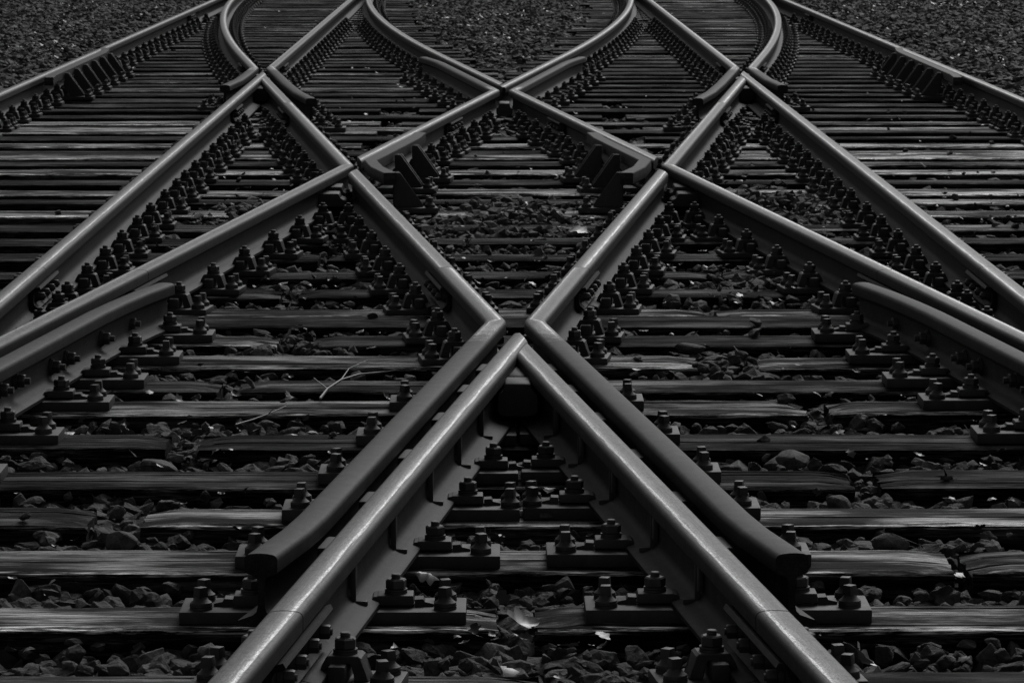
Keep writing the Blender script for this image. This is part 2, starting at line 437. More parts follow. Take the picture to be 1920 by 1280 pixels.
G_LEG = None
LINES = []     # for base plates: (description, f, ymin, ymax, kind, side skip)
def shift(f, o): return lambda y: f(y) + o

for sd_ in (-1, 1):
    S = SIDE[sd_]; O = SIDE[-sd_]
    mir = sd_
    # all functions below give left-hand x; fx() gives the true x for this side
    fa = lambda y: ua(y)                 # left leg, straight up-right through the front crossing
    fb = lambda y: -ua(y)                # the line going up-left from the front crossing
    fc = lambda y: uc(y)                 # from the left elbow up-right to the rear crossing
    fd = lambda y: -uc(y)
    fe = lambda y: -EX
    fg = lambda y: -GX
    T = (lambda f: f) if sd_ == -1 else (lambda f: (lambda y: -f(y)))
    cosk = math.cos(math.atan(K))
    nb = Vector((cosk, cosk * K, 0))      # right-hand normal of line b (direction (-K,1)): (1,K)
    na = Vector((cosk, -cosk * K, 0))     # right-hand normal of line a (direction (K,1))
    # 1 front leg and crossing point
    o = make_rail(f'leg0{S}', 'running_rail', f'worn rail end below the joint at the bottom {S} of the front crossing', 'rail', P(fa, 4.3, 6.955), side=sd_)
    fishplate(o, T(fa), 6.958)
    cut = [((fb(11.0) + 0.0338 / cosk, 11.0, 0), nb)] if sd_ == -1 else [((fb(11.0) - 0.0338 / cosk - 0.0006, 11.0, 0), nb)]
    cut.append(((0, 11.30, 0), Vector((0, 1, 0))))
    o = make_rail(f'leg{S}', 'crossing_point_rail', f'bright worn {S} leg of the big V-shaped crossing point in the foreground', 'rail', P(fa, 6.961, 11.9, step=0.6), cut=cut, side=sd_)
    LINES.append((f'{S} foreground crossing leg', T(fa), 7.3, 11.15, 'frog', sd_))
    LINES.append((f'{S} bottom rail end', T(fa), 4.6, 7.29, 'rib', 0))
    for y in (7.72, 8.33, 8.98, 9.55, 10.05):
        add_side(o, T(fa), y, -sd_, FZ, 0.0, 'lock_clip', ME_ROD)
    # 2 wing rail of the front crossing
    yk = Y1 + FW / (2 * K)
    wf = lambda y: ua(y) - FW * 1.006
    path = P(fb, 13.218, yk + 0.03) + [(wf(y), y) for y in ys(yk - 0.03, 8.05, 0.8)] + [(wf(7.85) - 0.006, 7.85), (wf(7.56) - 0.028, 7.56)]
    o = make_rail(f'wing{S}', 'wing_rail', f'dull {S} wing rail bent at the front crossing, its cut end showing', 'rail', path, PROFW, M_WING, side=sd_, pol=lambda x, y: min(1, max(0, (y - yk + 0.75) / 0.7)))
    rail_objs[f'wing{S}'] = o
    LINES.append((f'{S} wing rail upper arm', T(fb), yk + 0.15, 13.1, 'rib', 0))
    # spacer blocks bolted between wing and point
    for y in (7.95, 8.55, 9.2, 9.85, 10.4, 10.85):
        bm = bmesh.new()
        box(bm, -0.026, 0.026, -0.07, 0.07, 0.034, 0.104, 0.006)
        add_side(o, T(lambda y_: ua(y_) - FW * 0.5), y, 1, FZ, 0.0, 'spacer_block', finish(bm, 'spacer_block', M_GUSSET, 35))
    for y in (8.2, 8.8, 9.4, 10.0, 10.6):
        add_side(o, T(wf), y, sd_, FZ + 0.068, 0.0075, 'web_bolt', ME_WEBBOLT)
    # 3 middle rail from the joint up to the elbow crossing
    ck = (-K * (18.015 - Y1), 18.015)
    o = make_rail(f'mid{S}', 'running_rail', f'worn rail between the front crossing joint and the {S} elbow crossing', 'rail', P(fb, 13.224, 18.3), side=sd_,
                  cut=[((fc(18.0) + 0.083 / cosk, 18.0, 0), -na)] if False else [((fc(18.0) + 0.083 / cosk, 18.0, 0), -na)])
    fishplate(o, T(fb), 13.221)
    LINES.append((f'front {S} diamond rail', T(fb), 13.2, 17.3, 'rib', 0))
    # 4 elbow rail: from the joint near the outer crossing down to the elbow and out along c
    path = P(fb, 23.0, 18.03, step=0.8) + P(fc, 18.0, 13.143, step=0.8)
    o = make_rail(f'elbow{S}', 'elbow_rail', f'worn rail bent to a sharp elbow at the {S} middle crossing', 'rail', path, side=sd_)
    fishplate(o, T(fc), 13.14)
    LINES.append((f'{S} elbow rail far arm', T(fb), 18.3, 23.0, 'rib', 0))
    LINES.append((f'{S} elbow rail near arm', T(fc), 13.15, 17.75, 'rib', 0))
    # 5 outer slanting rail running out of the picture
    o = make_rail(f'slant{S}', 'running_rail', f'worn rail slanting out of the picture at the {S} edge, beside its check rail', 'rail', P(fc, 13.137, 4.3), side=sd_)
    # 6 check rail
    cf = lambda y: uc(y) + 0.122
    path = [(cf(12.72) + 0.05, 12.72), (cf(12.45) + 0.024, 12.45), (cf(12.15) + 0.008, 12.15)] + P(cf, 11.85, 4.3)
    o = make_rail(f'check{S}', 'check_rail', f'dull check rail with a rounded end beside the slanting rail on the {S}', 'rail', path, PROFW, M_WING, side=sd_)
    for y in (12.3, 11.9, 11.4, 11.2, 10.75, 10.55, 10.1, 9.5):
        add_side(o, T(cf), y, -sd_, FZ + 0.066 + (0.012 if int(y * 20) % 2 else -0.006), 0.0075, 'web_bolt', ME_WEBBOLT)
    LINES.append((f'{S} check rail', T(cf), 4.4, 12.75, 'check', sd_))
    # 7 rail from the elbow crossing to the rear crossing joint
    o = make_rail(f'rear{S}', 'running_rail', f'worn rail between the {S} elbow crossing and the rear crossing joint', 'rail', P(fc, 17.8, 21.997), side=sd_,
                  cut=[((fb(18.0) + 0.085 / cosk, 18.0, 0), -nb)])
    LINES.append((f'rear {S} diamond rail', T(fc), 18.75, 21.99, 'rib', 0))
    # 8 rear wing rail
    yk2 = Y2 - FW / (2 * K)
    w2 = lambda y: fd(y) - FW * 1.006
    path = P(fc, 22.003, yk2 - 0.03) + [(w2(y), y) for y in ys(yk2 + 0.03, 28.0, 0.8)] + [(w2(28.4) - 0.012, 28.4), (w2(28.9) - 0.045, 28.9)]
    o = make_rail(f'rwing{S}', 'wing_rail', f'dull {S} wing rail bent at the rear crossing, pointing up {S}', 'rail', path, PROFW, M_WING, side=sd_, pol=lambda x, y: min(1, max(0, (yk2 + 0.6 - y) / 0.6)))
    fishplate(o, T(fc), 22.0)
    LINES.append((f'{S} rear wing rail', T(fc), 22.0, 24.2, 'rib', 0))
    # 9 closure rail behind the rear crossing
    cut = [((fc(25.0) - 0.0338 / cosk, 25.0, 0), -na)] if sd_ == 1 else [((fc(25.0) + 0.0338 / cosk + 0.0006 - 0.0676 / cosk, 25.0, 0), na)]
    cut = [((fc(25.0) + 0.0338 / cosk, 25.0, 0), na)] if sd_ == 1 else [((fc(25.0) - 0.0345 / cosk, 25.0, 0), na)]
    cut.append(((0, 24.72, 0), Vector((0, -1, 0))))
    o = make_rail(f'closure{S}', 'closure_rail', f'worn curved rail leading up {S} from the rear crossing', 'rail', P(fd, 24.2, 56, step=0.8), side=sd_, cut=cut)
    LINES.append((f'{S} rear crossing leg', T(fd), 24.95, 28.95, 'frog', sd_))
    LINES.append((f'{S} rear closure rail', T(fd), 29.0, 52, 'rib', 0))
    # 10 straight inner rail e, its lower length, middle length and crossing point
    o = make_rail(f'e0{S}', 'running_rail', f'short worn straight rail cut by the {S} picture edge', 'rail', P(fe, 4.3, 13.237), side=sd_)
    o = make_rail(f'e1{S}', 'running_rail', f'long worn straight rail running up to the {S} outer crossing', 'rail', P(fe, 13.243, 23.297), side=sd_)
    fishplate(o, T(fe), 13.24)
    LINES.append((f'{S} straight inner rail', T(fe), 5, 24.95, 'rib', 0))
    LINES.append((f'{S} far crossing outer leg', T(fe), 24.96, 26.2, 'frog', sd_))
    yo = Y1 + EX / K                     # outer crossing
    cut = [((fb(26.0) + 0.0338 / cosk, 26.0, 0), nb), ((0, 26.78, 0), Vector((0, 1, 0)))]
    o = make_rail(f'ept{S}', 'crossing_point_rail', f'straight outer-side leg of the {S} far crossing point', 'rail', P(fe, 23.303, 27.4), side=sd_, cut=cut)
    fishplate(o, T(fe), 23.3, sides=(-sd_,))
    cut = [((-EX + 0.0342, 26, 0), Vector((-1, 0, 0)))]
    o = make_rail(f'bpt{S}', 'crossing_point_rail', f'slanting inner-side leg of the {S} far crossing point', 'rail', P(fb, 23.006, 26.9), side=sd_, cut=cut)
    fishplate(o, T(fb), 23.003, sides=(sd_,))
    LINES.append((f'{S} far crossing inner leg', T(fb), 23.0, 25.9, 'frog', -sd_))
    # 11 closure curve and wing on the outer side
    wx = -EX - FW
    ykb = Y1 + (EX + FW * 1.003) / K
    path = P(fb, 56, ykb + 0.03, step=0.8) + [(wx, ykb - 0.03), (wx, 26.3), (wx - 0.006, 25.7), (wx - 0.045, 24.95)]
    pw = lambda x, y: min(1, max(0, (y - ykb + 0.7) / 0.7))
    o = make_rail(f'curve{S}', 'closure_rail', f'strongly curved rail with a short bent wing at the {S} far crossing', 'rail', path, side=sd_, pol=pw)
    fishplate(o, T(fb), 28.6, sides=(sd_, -sd_))
    LINES.append((f'{S} outer closure curve', T(fb), 27.2, 50, 'rib', 0))
    # 12 straight rail behind the crossing with wing bent inward
    we = lambda y: fb(y) + FW * 1.006
    yke = Y1 + (EX + FW * 1.006) / K
    path = P(fe, 56, yke + 0.03, step=3) + [(we(yke - 0.03), yke - 0.03), (we(25.2), 25.2), (we(24.2) + 0.012, 24.2), (we(23.45) + 0.05, 23.45)]
    o = make_rail(f'eup{S}', 'stock_rail', f'straight rail behind the {S} far crossing with its wing bent inward', 'rail', path, side=sd_, pol=pw)
    fishplate(o, T(fe), 28.6, sides=(-sd_,))
    LINES.append((f'{S} far straight inner rail', T(fe), 27.3, 52, 'rib', 0))
    # 13 outer rail
    o = make_rail(f'g{S}', 'stock_rail', f'long outermost straight rail on the {S} against the loose ballast', 'rail', P(fg, 18, 56, step=3), side=sd_)
    fishplate(o, T(fg), 39.0, sides=(-sd_,))
    LINES.append((f'{S} outermost rail', T(fg), 20, 52, 'rib', 0))

# ---------------------------------------------------------------- V spacer blocks under the crossing noses
def v_block(parent, x, y, w, ln, top, face=-1):
    bm = bmesh.new()
    h_ = [(w / 2 - 0.022, 0.026), (w / 2 - 0.008, 0.030), (w / 2, 0.042), (w / 2, top - 0.034), (w / 2 - 0.008, top - 0.026), (w * 0.34, top - 0.022), (w * 0.32, top - 0.004), (w * 0.29, top)]
    poly = [(x_, 0, z_) for x_, z_ in h_] + [(-x_, 0, z_) for x_, z_ in reversed(h_)]
    prism(bm, poly, (0, ln, 0))
    bmesh.ops.bevel(bm, geom=bm.edges[:], offset=0.003, segments=1, affect='EDGES')
    o = link('spacer_block', finish(bm, 'spacer_block', M_IRON, 35), parent)
    o.location = (x, y, FZ)
    return o
v_block(rail_objs['legleft'], 0, 10.38, 0.112, 0.14, 0.118)
v_block(rail_objs['legleft'], 0, 10.56, 0.085, 0.22, 0.116)
for sd_, S in SIDE.items():
    v_block(rail_objs['ept' + S], sd_ * (EX - 0.055), 25.2, 0.10, 0.75, 0.114)
    v_block(rail_objs['elbow' + S], sd_ * (0.755 + 0.055), 17.1, 0.17, 0.16, 0.085)
    v_block(rail_objs['elbow' + S], sd_ * (0.755 + 0.035), 17.3, 0.12, 0.2, 0.100)
v_block(rail_objs['rwingleft'], 0, 23.65, 0.10, 0.25, 0.105)

# ---------------------------------------------------------------- raised check bars on triangular brackets
BARP = [(-0.026, 0.121), (-0.022, 0.116), (0.030, 0.116), (0.034, 0.121), (0.034, 0.167), (0.031, 0.171), (-0.023, 0.171), (-0.026, 0.167)]
def gusset_me():
    bm = bmesh.new()
    for dy in (-0.032, 0.018):
        prism(bm, [(0.0375, dy, 0.0), (0.170, dy, 0.0), (0.170, dy, 0.012), (0.066, dy, 0.158), (0.0375, dy, 0.158)], (0, 0.014, 0))
    bmesh.ops.bevel(bm, geom=bm.edges[:], offset=0.0015, segments=1, affect='EDGES')
    return finish(bm, 'bracket', M_GUSSET, 35)
ME_GUS = gusset_me()
def gplate_me():
    bm = bmesh.new(); box(bm, -0.04, 0.235, -0.08, 0.08, -0.002, 0.0225, 0.003)
    return finish(bm, 'bracket_plate', M_IRON, 35)
ME_GPL = gplate_me()
def bar_web_bm(path):
    return None

# sleeper rows: y of the front and back top edges
BACK = [6.60, 7.25, 7.94, 8.59, 9.22, 9.78, 10.44, 11.10, 11.60, 12.15, 12.72, 13.26, 13.54, 14.20, 14.86, 15.53, 16.20, 16.83, 17.57, 18.22, 18.72, 19.36,
        20.04, 20.61, 21.14, 21.42, 22.03, 22.62, 23.20, 23.47, 24.05, 24.65]
while BACK[-1] < 51: BACK.append(BACK[-1] + 0.60 + R.uniform(-0.025, 0.025))
ROWS = [(b - (0.255 if b not in (13.26, 13.54) else 0.262), b) for b in BACK]

def screw_bm():
    bm = bmesh.new()
    lathe(bm, [(0.0235, 0), (0.0235, 0.0045)], 20); lathe(bm, [(0.0225, 0.005), (0.0235, 0.006), (0.0235, 0.0095)], 20)
    lathe(bm, [(0.023, 0.010), (0.0225, 0.0135), (0.017, 0.018), (0.0125, 0.0235), (0.0118, 0.026)], 20)
    hw = 0.0112
    box(bm, -hw, hw, -hw, hw, 0.0245, 0.045, 0.0012, 0.0012, 0.0012)
    return bm
ME_SCREWS = []
for k in range(4):
    bm = screw_bm()
    bmesh.ops.rotate(bm, verts=bm.verts, cent=(0, 0, 0), matrix=Matrix.Rotation(R.uniform(0, 1.57), 3, 'Z') @ Matrix.Rotation(R.uniform(-0.05, 0.05), 3, 'X'))
    ME_SCREWS.append(finish(bm, 'sleeper_screw', M_BOLT, 35))
def nut_bm():
    bm = bmesh.new()
    lathe(bm, [(0.0235, 0), (0.0235, 0.004)], 20); lathe(bm, [(0.0225, 0.0045), (0.0235, 0.0055), (0.0235, 0.009)], 20)
    lathe(bm, [(0.0185, 0.0095), (0.0222, 0.011), (0.0222, 0.027), (0.0185, 0.030)], 6, rot=R.random())
    lathe(bm, [(0.0102, 0.030), (0.0093, 0.032), (0.0102, 0.034), (0.0093, 0.036), (0.0102, 0.038), (0.008, 0.040)], 14)
    return bm
ME_NUTS = [finish(nut_bm(), 'clamp_nut', M_BOLT, 35) for _ in range(4)]
def arch_bm():
    """bent clip straddling the rib of a base plate, X away from rail"""
    bm = bmesh.new()
    poly = [(0.043, 0.0365), (0.048, 0.050), (0.056, 0.064), (0.060, 0.0665), (0.116, 0.0665), (0.122, 0.062), (0.129, 0.034), (0.137, 0.0185), (0.109, 0.0185), (0.105, 0.050), (0.101, 0.0555), (0.065, 0.0555), (0.060, 0.050), (0.053, 0.0345)]
    prism(bm, [(x, -0.032, z) for x, z in poly], (0, 0.064, 0))
    bmesh.ops.bevel(bm, geom=[e for e in bm.edges if abs(e.verts[0].co.y - e.verts[1].co.y) < 1e-6], offset=0.002, segments=1, affect='EDGES')
    return bm
ME_ARCH = finish(arch_bm(), 'rail_clip', M_IRON, 20)
def block_bm():
    bm = bmesh.new()
    box(bm, 0.050, 0.128, -0.034, 0.034, 0.0295, 0.050, 0.003, 0.002, 0.002)
    prism(bm, [(0.040, -0.03, 0.041), (0.052, -0.03, 0.038), (0.052, -0.03, 0.048), (0.044, -0.03, 0.047)], (0, 0.06, 0))
    prism(bm, [(0.1285, -0.022, 0.0255), (0.168, -0.022, 0.0255), (0.168, -0.022, 0.031), (0.150, -0.022, 0.035), (0.146, -0.022, 0.041), (0.1285, -0.022, 0.040)], (0, 0.04, 0))
    return bm
ME_BLOCK = finish(block_bm(), 'rail_clip', M_IRON, 35)

plate_cache = {}
def plate_bm(kind, xl, xr, ribs):
    bm = bmesh.new()
    if kind == 'rib':
        box(bm, xl, xr, -0.078, 0.078, -0.004, 0.0185, 0.005)
        for s in ribs: box(bm, min(s * 0.0635, s * 0.097), max(s * 0.0635, s * 0.097), -0.066, 0.066, 0.0180, 0.0535, 0.006)
    else:
        box(bm, xl, xr, -0.080, 0.080, -0.004, 0.0252, 0.0035)
    return bm
def append_mesh(bm, me, loc, rot):
    tmp = bmesh.new(); tmp.from_mesh(me)
    bmesh.ops.transform(tmp, matrix=Matrix.Translation(loc) @ Matrix.Rotation(rot, 4, 'Z'), verts=tmp.verts)
    m2 = bpy.data.meshes.new('tmp'); tmp.to_mesh(m2); tmp.free()
    bm.from_mesh(m2); bpy.data.meshes.remove(m2)

ORD = ['first', 'second', 'third', 'fourth', 'fifth', 'sixth', 'seventh', 'eighth', 'ninth', 'tenth', 'eleventh', 'twelfth', 'thirteenth', 'fourteenth', 'fifteenth', 'sixteenth', 'seventeenth', 'eighteenth', 'nineteenth']
TENS = {2: ('twenty', 'twentieth'), 3: ('thirty', 'thirtieth'), 4: ('forty', 'fortieth'), 5: ('fifty', 'fiftieth'), 6: ('sixty', 'sixtieth'), 7: ('seventy', 'seventieth'), 8: ('eighty', 'eightieth')}
def ordinal(n):
    if n < 20: return ORD[n - 1]
    a, b = divmod(n, 10)
    return TENS[a][1] if b == 0 else TENS[a][0] + '-' + ORD[b - 1]

def in_view(x, y, m=0.0):
    d = x - CAMX - 34 / 7200 * y
    return abs(d) < 0.1345 * y + m and 6.0 < y < 47.5
FIRST_ROW = next(i for i, (f_, b_) in enumerate(ROWS) if b_ > 6.9)

todo = []
for ri, (y0, y1) in enumerate(ROWS):
    yc = (y0 + y1) / 2
    here = [(L[1](yc), L) for L in LINES if L[2] <= yc <= L[3]]
    for li, (x, L) in enumerate(here):
        if not in_view(x, yc, 0.45): continue
        desc, f, ya, yb, kind, sk = L
        others = [xx for xx, LL in here if LL is not L]
        sides = []
        for s in (-1, 1):
            base, ext = 0.0, (0.198 if kind == 'rib' else 0.235)
            if kind == 'frog' and s == sk and (7.5 < yc < 11.2 or yc > 20): base = FW
            if kind == 'check' and s == sk: continue          # running rail side
            near = min([abs(xx - x) for xx in others if (xx - x) * s > 0.02] + [9])
            full, some = near > base + 2 * ext + 0.004, near > base + ext + 0.07
            if kind == 'frog' and s == -sk and near <= 2 * ext + 0.004:
                ext = near / 2 - 0.004
                sides.append((s, base, ext, ext > 0.2, ext > 0.12)); continue
            if not some: ext = min(ext, max(0.066, near / 2 - 0.003))
            elif not full: ext = min(ext, near - ext - 0.004 if near - ext - 0.004 > 0.1 else max(0.066, near / 2 - 0.003))
            scr = ext >= (0.192 if kind == 'rib' else 0.2)
            sides.append((s, base, ext, scr, ext > 0.138))
        ang = -math.atan2(f(yc + .05) - f(yc - .05), .1) if kind == 'rib' else 0.0
        todo.append((yc, x, ang, kind, desc, ri, sides, li))
todo.sort(key=lambda t: t[0])

def plate_parts(kind, sides):
    """list of (part name, mesh, loc, rot)"""
    out = []
    for s, base, ext, scr, clip in sides:
        r = 0 if s == 1 else math.pi
        if clip:
            out.append(('rail_clip', ME_ARCH if kind == 'rib' else ME_BLOCK, (s * base, 0, 0), r))
            out.append(('clamp_nut', R.choice(ME_NUTS), (s * (base + (0.088 if kind == 'rib' else 0.090)), 0, 0.0667 if kind == 'rib' else 0.0502), R.uniform(0, 6)))
        if scr:
            for dy in (-0.046, 0.046):
                out.append(('sleeper_screw', R.choice(ME_SCREWS), (s * (base + (0.164 if kind == 'rib' else 0.192)), dy, 0.0187 if kind == 'rib' else 0.0254), R.uniform(-0.5, 0.5)))
    return out
stuff_bm = None
count = 0
joined_cache = {}
for yc, x, ang, kind, desc, ri, sides, li in todo:
    k2 = 'rib' if kind == 'rib' else 'frog'
    xl, xr = -0.066, 0.066
    ribs = []
    for s, base, ext, scr, clip in sides:
        if s < 0: xl = -(base + ext)
        else: xr = base + ext
        if clip: ribs.append(s)
    key = (k2, round(xl, 3), round(xr, 3), tuple(ribs))
    if key not in plate_cache:
        plate_cache[key] = finish(plate_bm(k2, xl, xr, ribs), 'base_plate', M_IRON, 35)
    loc = (x, yc + 0.003 * (li % 5) - 0.006, 0.0007 * (li % 7) - 0.001)
    label = f'bolted iron base plate under the {desc}, {ordinal(ri - FIRST_ROW + 1) if ri >= FIRST_ROW else "foremost"} sleeper row from front'
    if yc < 15.5:
        o = link('base_plate', plate_cache[key])
        o.location = loc; o.rotation_euler = (0, 0, ang)
        for nm, me, l, r in plate_parts(k2, sides):
            c = link(nm, me, o); c.location = l; c.rotation_euler = (0, 0, r)
    else:
        jk = key + tuple((s, c_) for s, b_, e_, c_, cl in sides)
        if jk not in joined_cache:
            bm = bmesh.new(); bm.from_mesh(plate_cache[key])
            for nm, me, l, r in plate_parts(k2, sides): append_mesh(bm, me, l, r)
            joined_cache[jk] = finish(bm, 'base_plate', M_IRON, 35)
        if count < 298:
            o = link('base_plate', joined_cache[jk])
            o.location = loc; o.rotation_euler = (0, 0, ang)
        else:
            if stuff_bm is None: stuff_bm = bmesh.new()
            append_mesh(stuff_bm, joined_cache[jk], loc, ang); continue
    count += 1
    tag(o, label, 'base plate', 'rail base plates with bolts')
if stuff_bm:
    o = link('base_plates', finish(stuff_bm, 'base_plates', M_IRON, 35))
    tag(o, 'mass of tiny bolted base plates along the farthest rails', 'base plates', None, 'stuff')

# raised check bars
def rowc(a, b): return [(f_ + b_) / 2 for f_, b_ in ROWS if a < (f_ + b_) / 2 < b]
def check_bar(S, sd_, label, path, brackets):
    bm = bmesh.new(); bm.free()
    b = sweep(path, BARP, z0=FZ - 0.003, mirror=(sd_ == 1))
    o = link('raised_check_rail', finish(b, 'raised_check_rail', M_WING, 25)); tag(o, label, 'check rail', 'raised check rails on triangular brackets')
    for x, y, ang in brackets:                # ang: rotation of the bracket about Z on the left-hand side
        for nm, me, z in (('bracket', ME_GUS, 0.0235), ('bracket_plate', ME_GPL, 0.001)):
            g = link(nm, me, o)
            g.location = (x * -sd_, y, z)
            g.rotation_euler = (0, 0, ang if sd_ == -1 else math.pi - ang)
        for dy in (-0.05, 0.05):
            g = link('sleeper_screw', R.choice(ME_SCREWS), o)
            dx, dyy = 0.2 * math.cos(ang) - dy * math.sin(ang), 0.2 * math.sin(ang) + dy * math.cos(ang)
            g.location = ((x + dx) * -sd_, y + dyy, 0.024); g.rotation_euler = (0, 0, R.uniform(0, 1))
for sd_, S in SIDE.items():
    xg = -GX + 0.107
    path = [(xg + 0.02, 25.55), (xg, 25.9)] + [(xg, y) for y in ys(26.4, 29.2, 1.0)] + [(xg - 0.01, 29.5), (xg - 0.05, 30.0)]
    check_bar(S, sd_, f'raised check bar on six triangular brackets inside the {S} outermost rail', path, [(xg, y, 0.0) for y in rowc(26.0, 29.5)][:6])
    # angled check inside each elbow crossing
    vx, vy = -0.755 + 0.113, 18.05
    fcx = lambda y: uc(y) + 0.113; fbx = lambda y: -ua(y) + 0.113
    path = [(fcx(20.0) - 0.02, 20.0), (fcx(19.6), 19.6), (fcx(19.0), 19.0), (vx, vy), (fbx(17.62), 17.62), (fbx(17.25) + 0.03, 17.25)]
    path = [p for p in path]
    br = [(fcx(y), y, -math.atan(K)) for y in (18.62 - 0.1, 18.95, 19.62)] + [(fbx(17.13) + 0.015, 17.13, math.atan(K))]
    rr_ = [(f_ + b_) / 2 for f_, b_ in ROWS]
    snap = lambda y: min(rr_, key=lambda q: abs(q - y))
    br = [(fcx(snap(y)), snap(y), -math.atan(K)) for y in (18.6, 19.2)] + [(fbx(17.4) + 0.015, snap(17.4), math.atan(K))]
    check_bar(S, sd_, f'raised check bar bent to an angle inside the {S} elbow crossing of the diamond', path, br)

# ---------------------------------------------------------------- sleepers
def sleeper_me(Lx, W, near, seed, H=0.17):
    r = random.Random(seed)
    yy = [-W / 2 + 0.004, -W / 2 + 0.016, -W / 2 + 0.035, -W / 4, 0, W / 4, W / 2 - 0.035, W / 2 - 0.016, W / 2 - 0.004]
    cracks = []
    if near:
        for k in range(r.randint(2, 5)):
            yc = r.uniform(-W / 2 + 0.03, W / 2 - 0.03)
            if all(abs(yc - c[0]) > 0.022 for c in cracks):
                w = r.uniform(0.0025, 0.007)
                cracks.append((yc, w, r.uniform(0.012, 0.03), r.uniform(-0.5, 0.9)))
                yy += [yc - w, yc, yc + w]
        yy = sorted(set(round(y, 4) for y in yy))
    nx = max(4, int(Lx / (0.045 if near else 0.25)))
    low_f, low_b = r.uniform(0.0, 0.012), r.uniform(0.0, 0.008)
    sv = seed * 3.17
    V, F = [], []
    ring = None
    for i in range(nx + 1):
        x = -Lx / 2 + Lx * i / nx
        endd = min(i, nx - i) * Lx / nx
        ex = 0.022 * max(0, 1 - endd / 0.07) if near else 0
        jit = 0.009 * noise.noise(Vector((x * 2.0, sv, 0))) + 0.003 * noise.noise(Vector((x * 14.0, sv, 5)))
        col = []
        bot = [(-W / 2 + 0.006, -H), (-W / 2, -0.09), (-W / 2, -0.03), (-W / 2 + 0.0005, -0.0075)]
        for y, z in bot:
            col.append((x + (r.uniform(-.004, .004) if i in (0, nx) else 0), y + jit + 0.004 * noise.noise(Vector((x * 3, z * 9, sv))), z))
        for y in yy:
            z = -0.0045 if abs(abs(y) - (W / 2 - 0.004)) < 1e-3 else 0
            a = y / (W / 2)
            z -= (low_f if a < 0 else low_b) * a * a * (0.6 + 0.5 * noise.noise(Vector((x * 1.5, a, sv + 9))))
            z += 0.0025 * noise.noise(Vector((x * 2.2, y * 14, sv))) + 0.0012 * noise.noise(Vector((x * 9, y * 60, sv)))
            for yc, w, dp, th in cracks:
                if abs(y - yc) < 1e-3:
                    z -= dp * max(0.0, min(1.0, 0.45 + 1.6 * noise.noise(Vector((x * 0.9, yc * 40, sv))) + 0.25 * th))
            z -= ex * (0.3 + abs(noise.noise(Vector((y * 30, sv, i)))))
            wob = 0.005 * noise.noise(Vector((x * 1.3, y * 8, sv + 4)))
            col.append((x + (r.uniform(-.006, .006) if near and i in (0, nx) else 0), y + (wob if abs(y) < W / 2 - 0.012 else jit), z))
        for y, z in [(W / 2 - 0.0005, -0.0075), (W / 2, -0.03), (W / 2, -0.09), (W / 2 - 0.006, -H)]:
            col.append((x, y + jit, z))
        base = len(V); V += col; m_ = len(col)
        if ring is not None:
            for j in range(m_): F.append((ring + j, base + j, base + (j + 1) % m_, ring + (j + 1) % m_))
        else: F.append(tuple(range(base + m_ - 1, base - 1, -1)))
        ring = base
    F.append(tuple(range(ring, ring + m_)))
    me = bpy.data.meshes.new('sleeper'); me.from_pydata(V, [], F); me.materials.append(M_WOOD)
    bm = bmesh.new(); bm.from_mesh(me); bmesh.ops.recalc_face_normals(bm, faces=bm.faces); bm.to_mesh(me); bm.free()
    me.shade_smooth(); me.set_sharp_from_angle(angle=math.radians(26))
    return me
GAPS = {7.25: (0.02, 0.24), 7.94: (-0.06, 0.02), 8.59: (0.95, 0.99), 9.22: (-1.03, -0.90), 9.78: (0.84, 0.91), 10.44: (-0.95, -0.86), 11.10: (0.83, 0.90), 11.60: (-0.89, -0.83),
        12.15: (0.58, 0.74), 12.72: (-0.78, -0.66), 13.54: (0.67, 0.72), 14.20: (-0.85, -0.78), 14.86: (0.77, 0.82), 15.53: (-0.77, -0.73), 16.83: (0.6, 0.72), 17.57: (-0.95, -0.86)}
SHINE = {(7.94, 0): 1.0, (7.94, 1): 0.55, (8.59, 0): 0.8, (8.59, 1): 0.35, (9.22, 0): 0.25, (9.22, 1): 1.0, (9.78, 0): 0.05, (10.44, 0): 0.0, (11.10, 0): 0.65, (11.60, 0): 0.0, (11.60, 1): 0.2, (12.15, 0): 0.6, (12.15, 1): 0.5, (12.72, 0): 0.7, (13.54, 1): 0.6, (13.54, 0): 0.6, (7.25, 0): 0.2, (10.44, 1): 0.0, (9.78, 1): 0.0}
SLEEP = []          # (x0, x1, y0, y1)
alt = 1
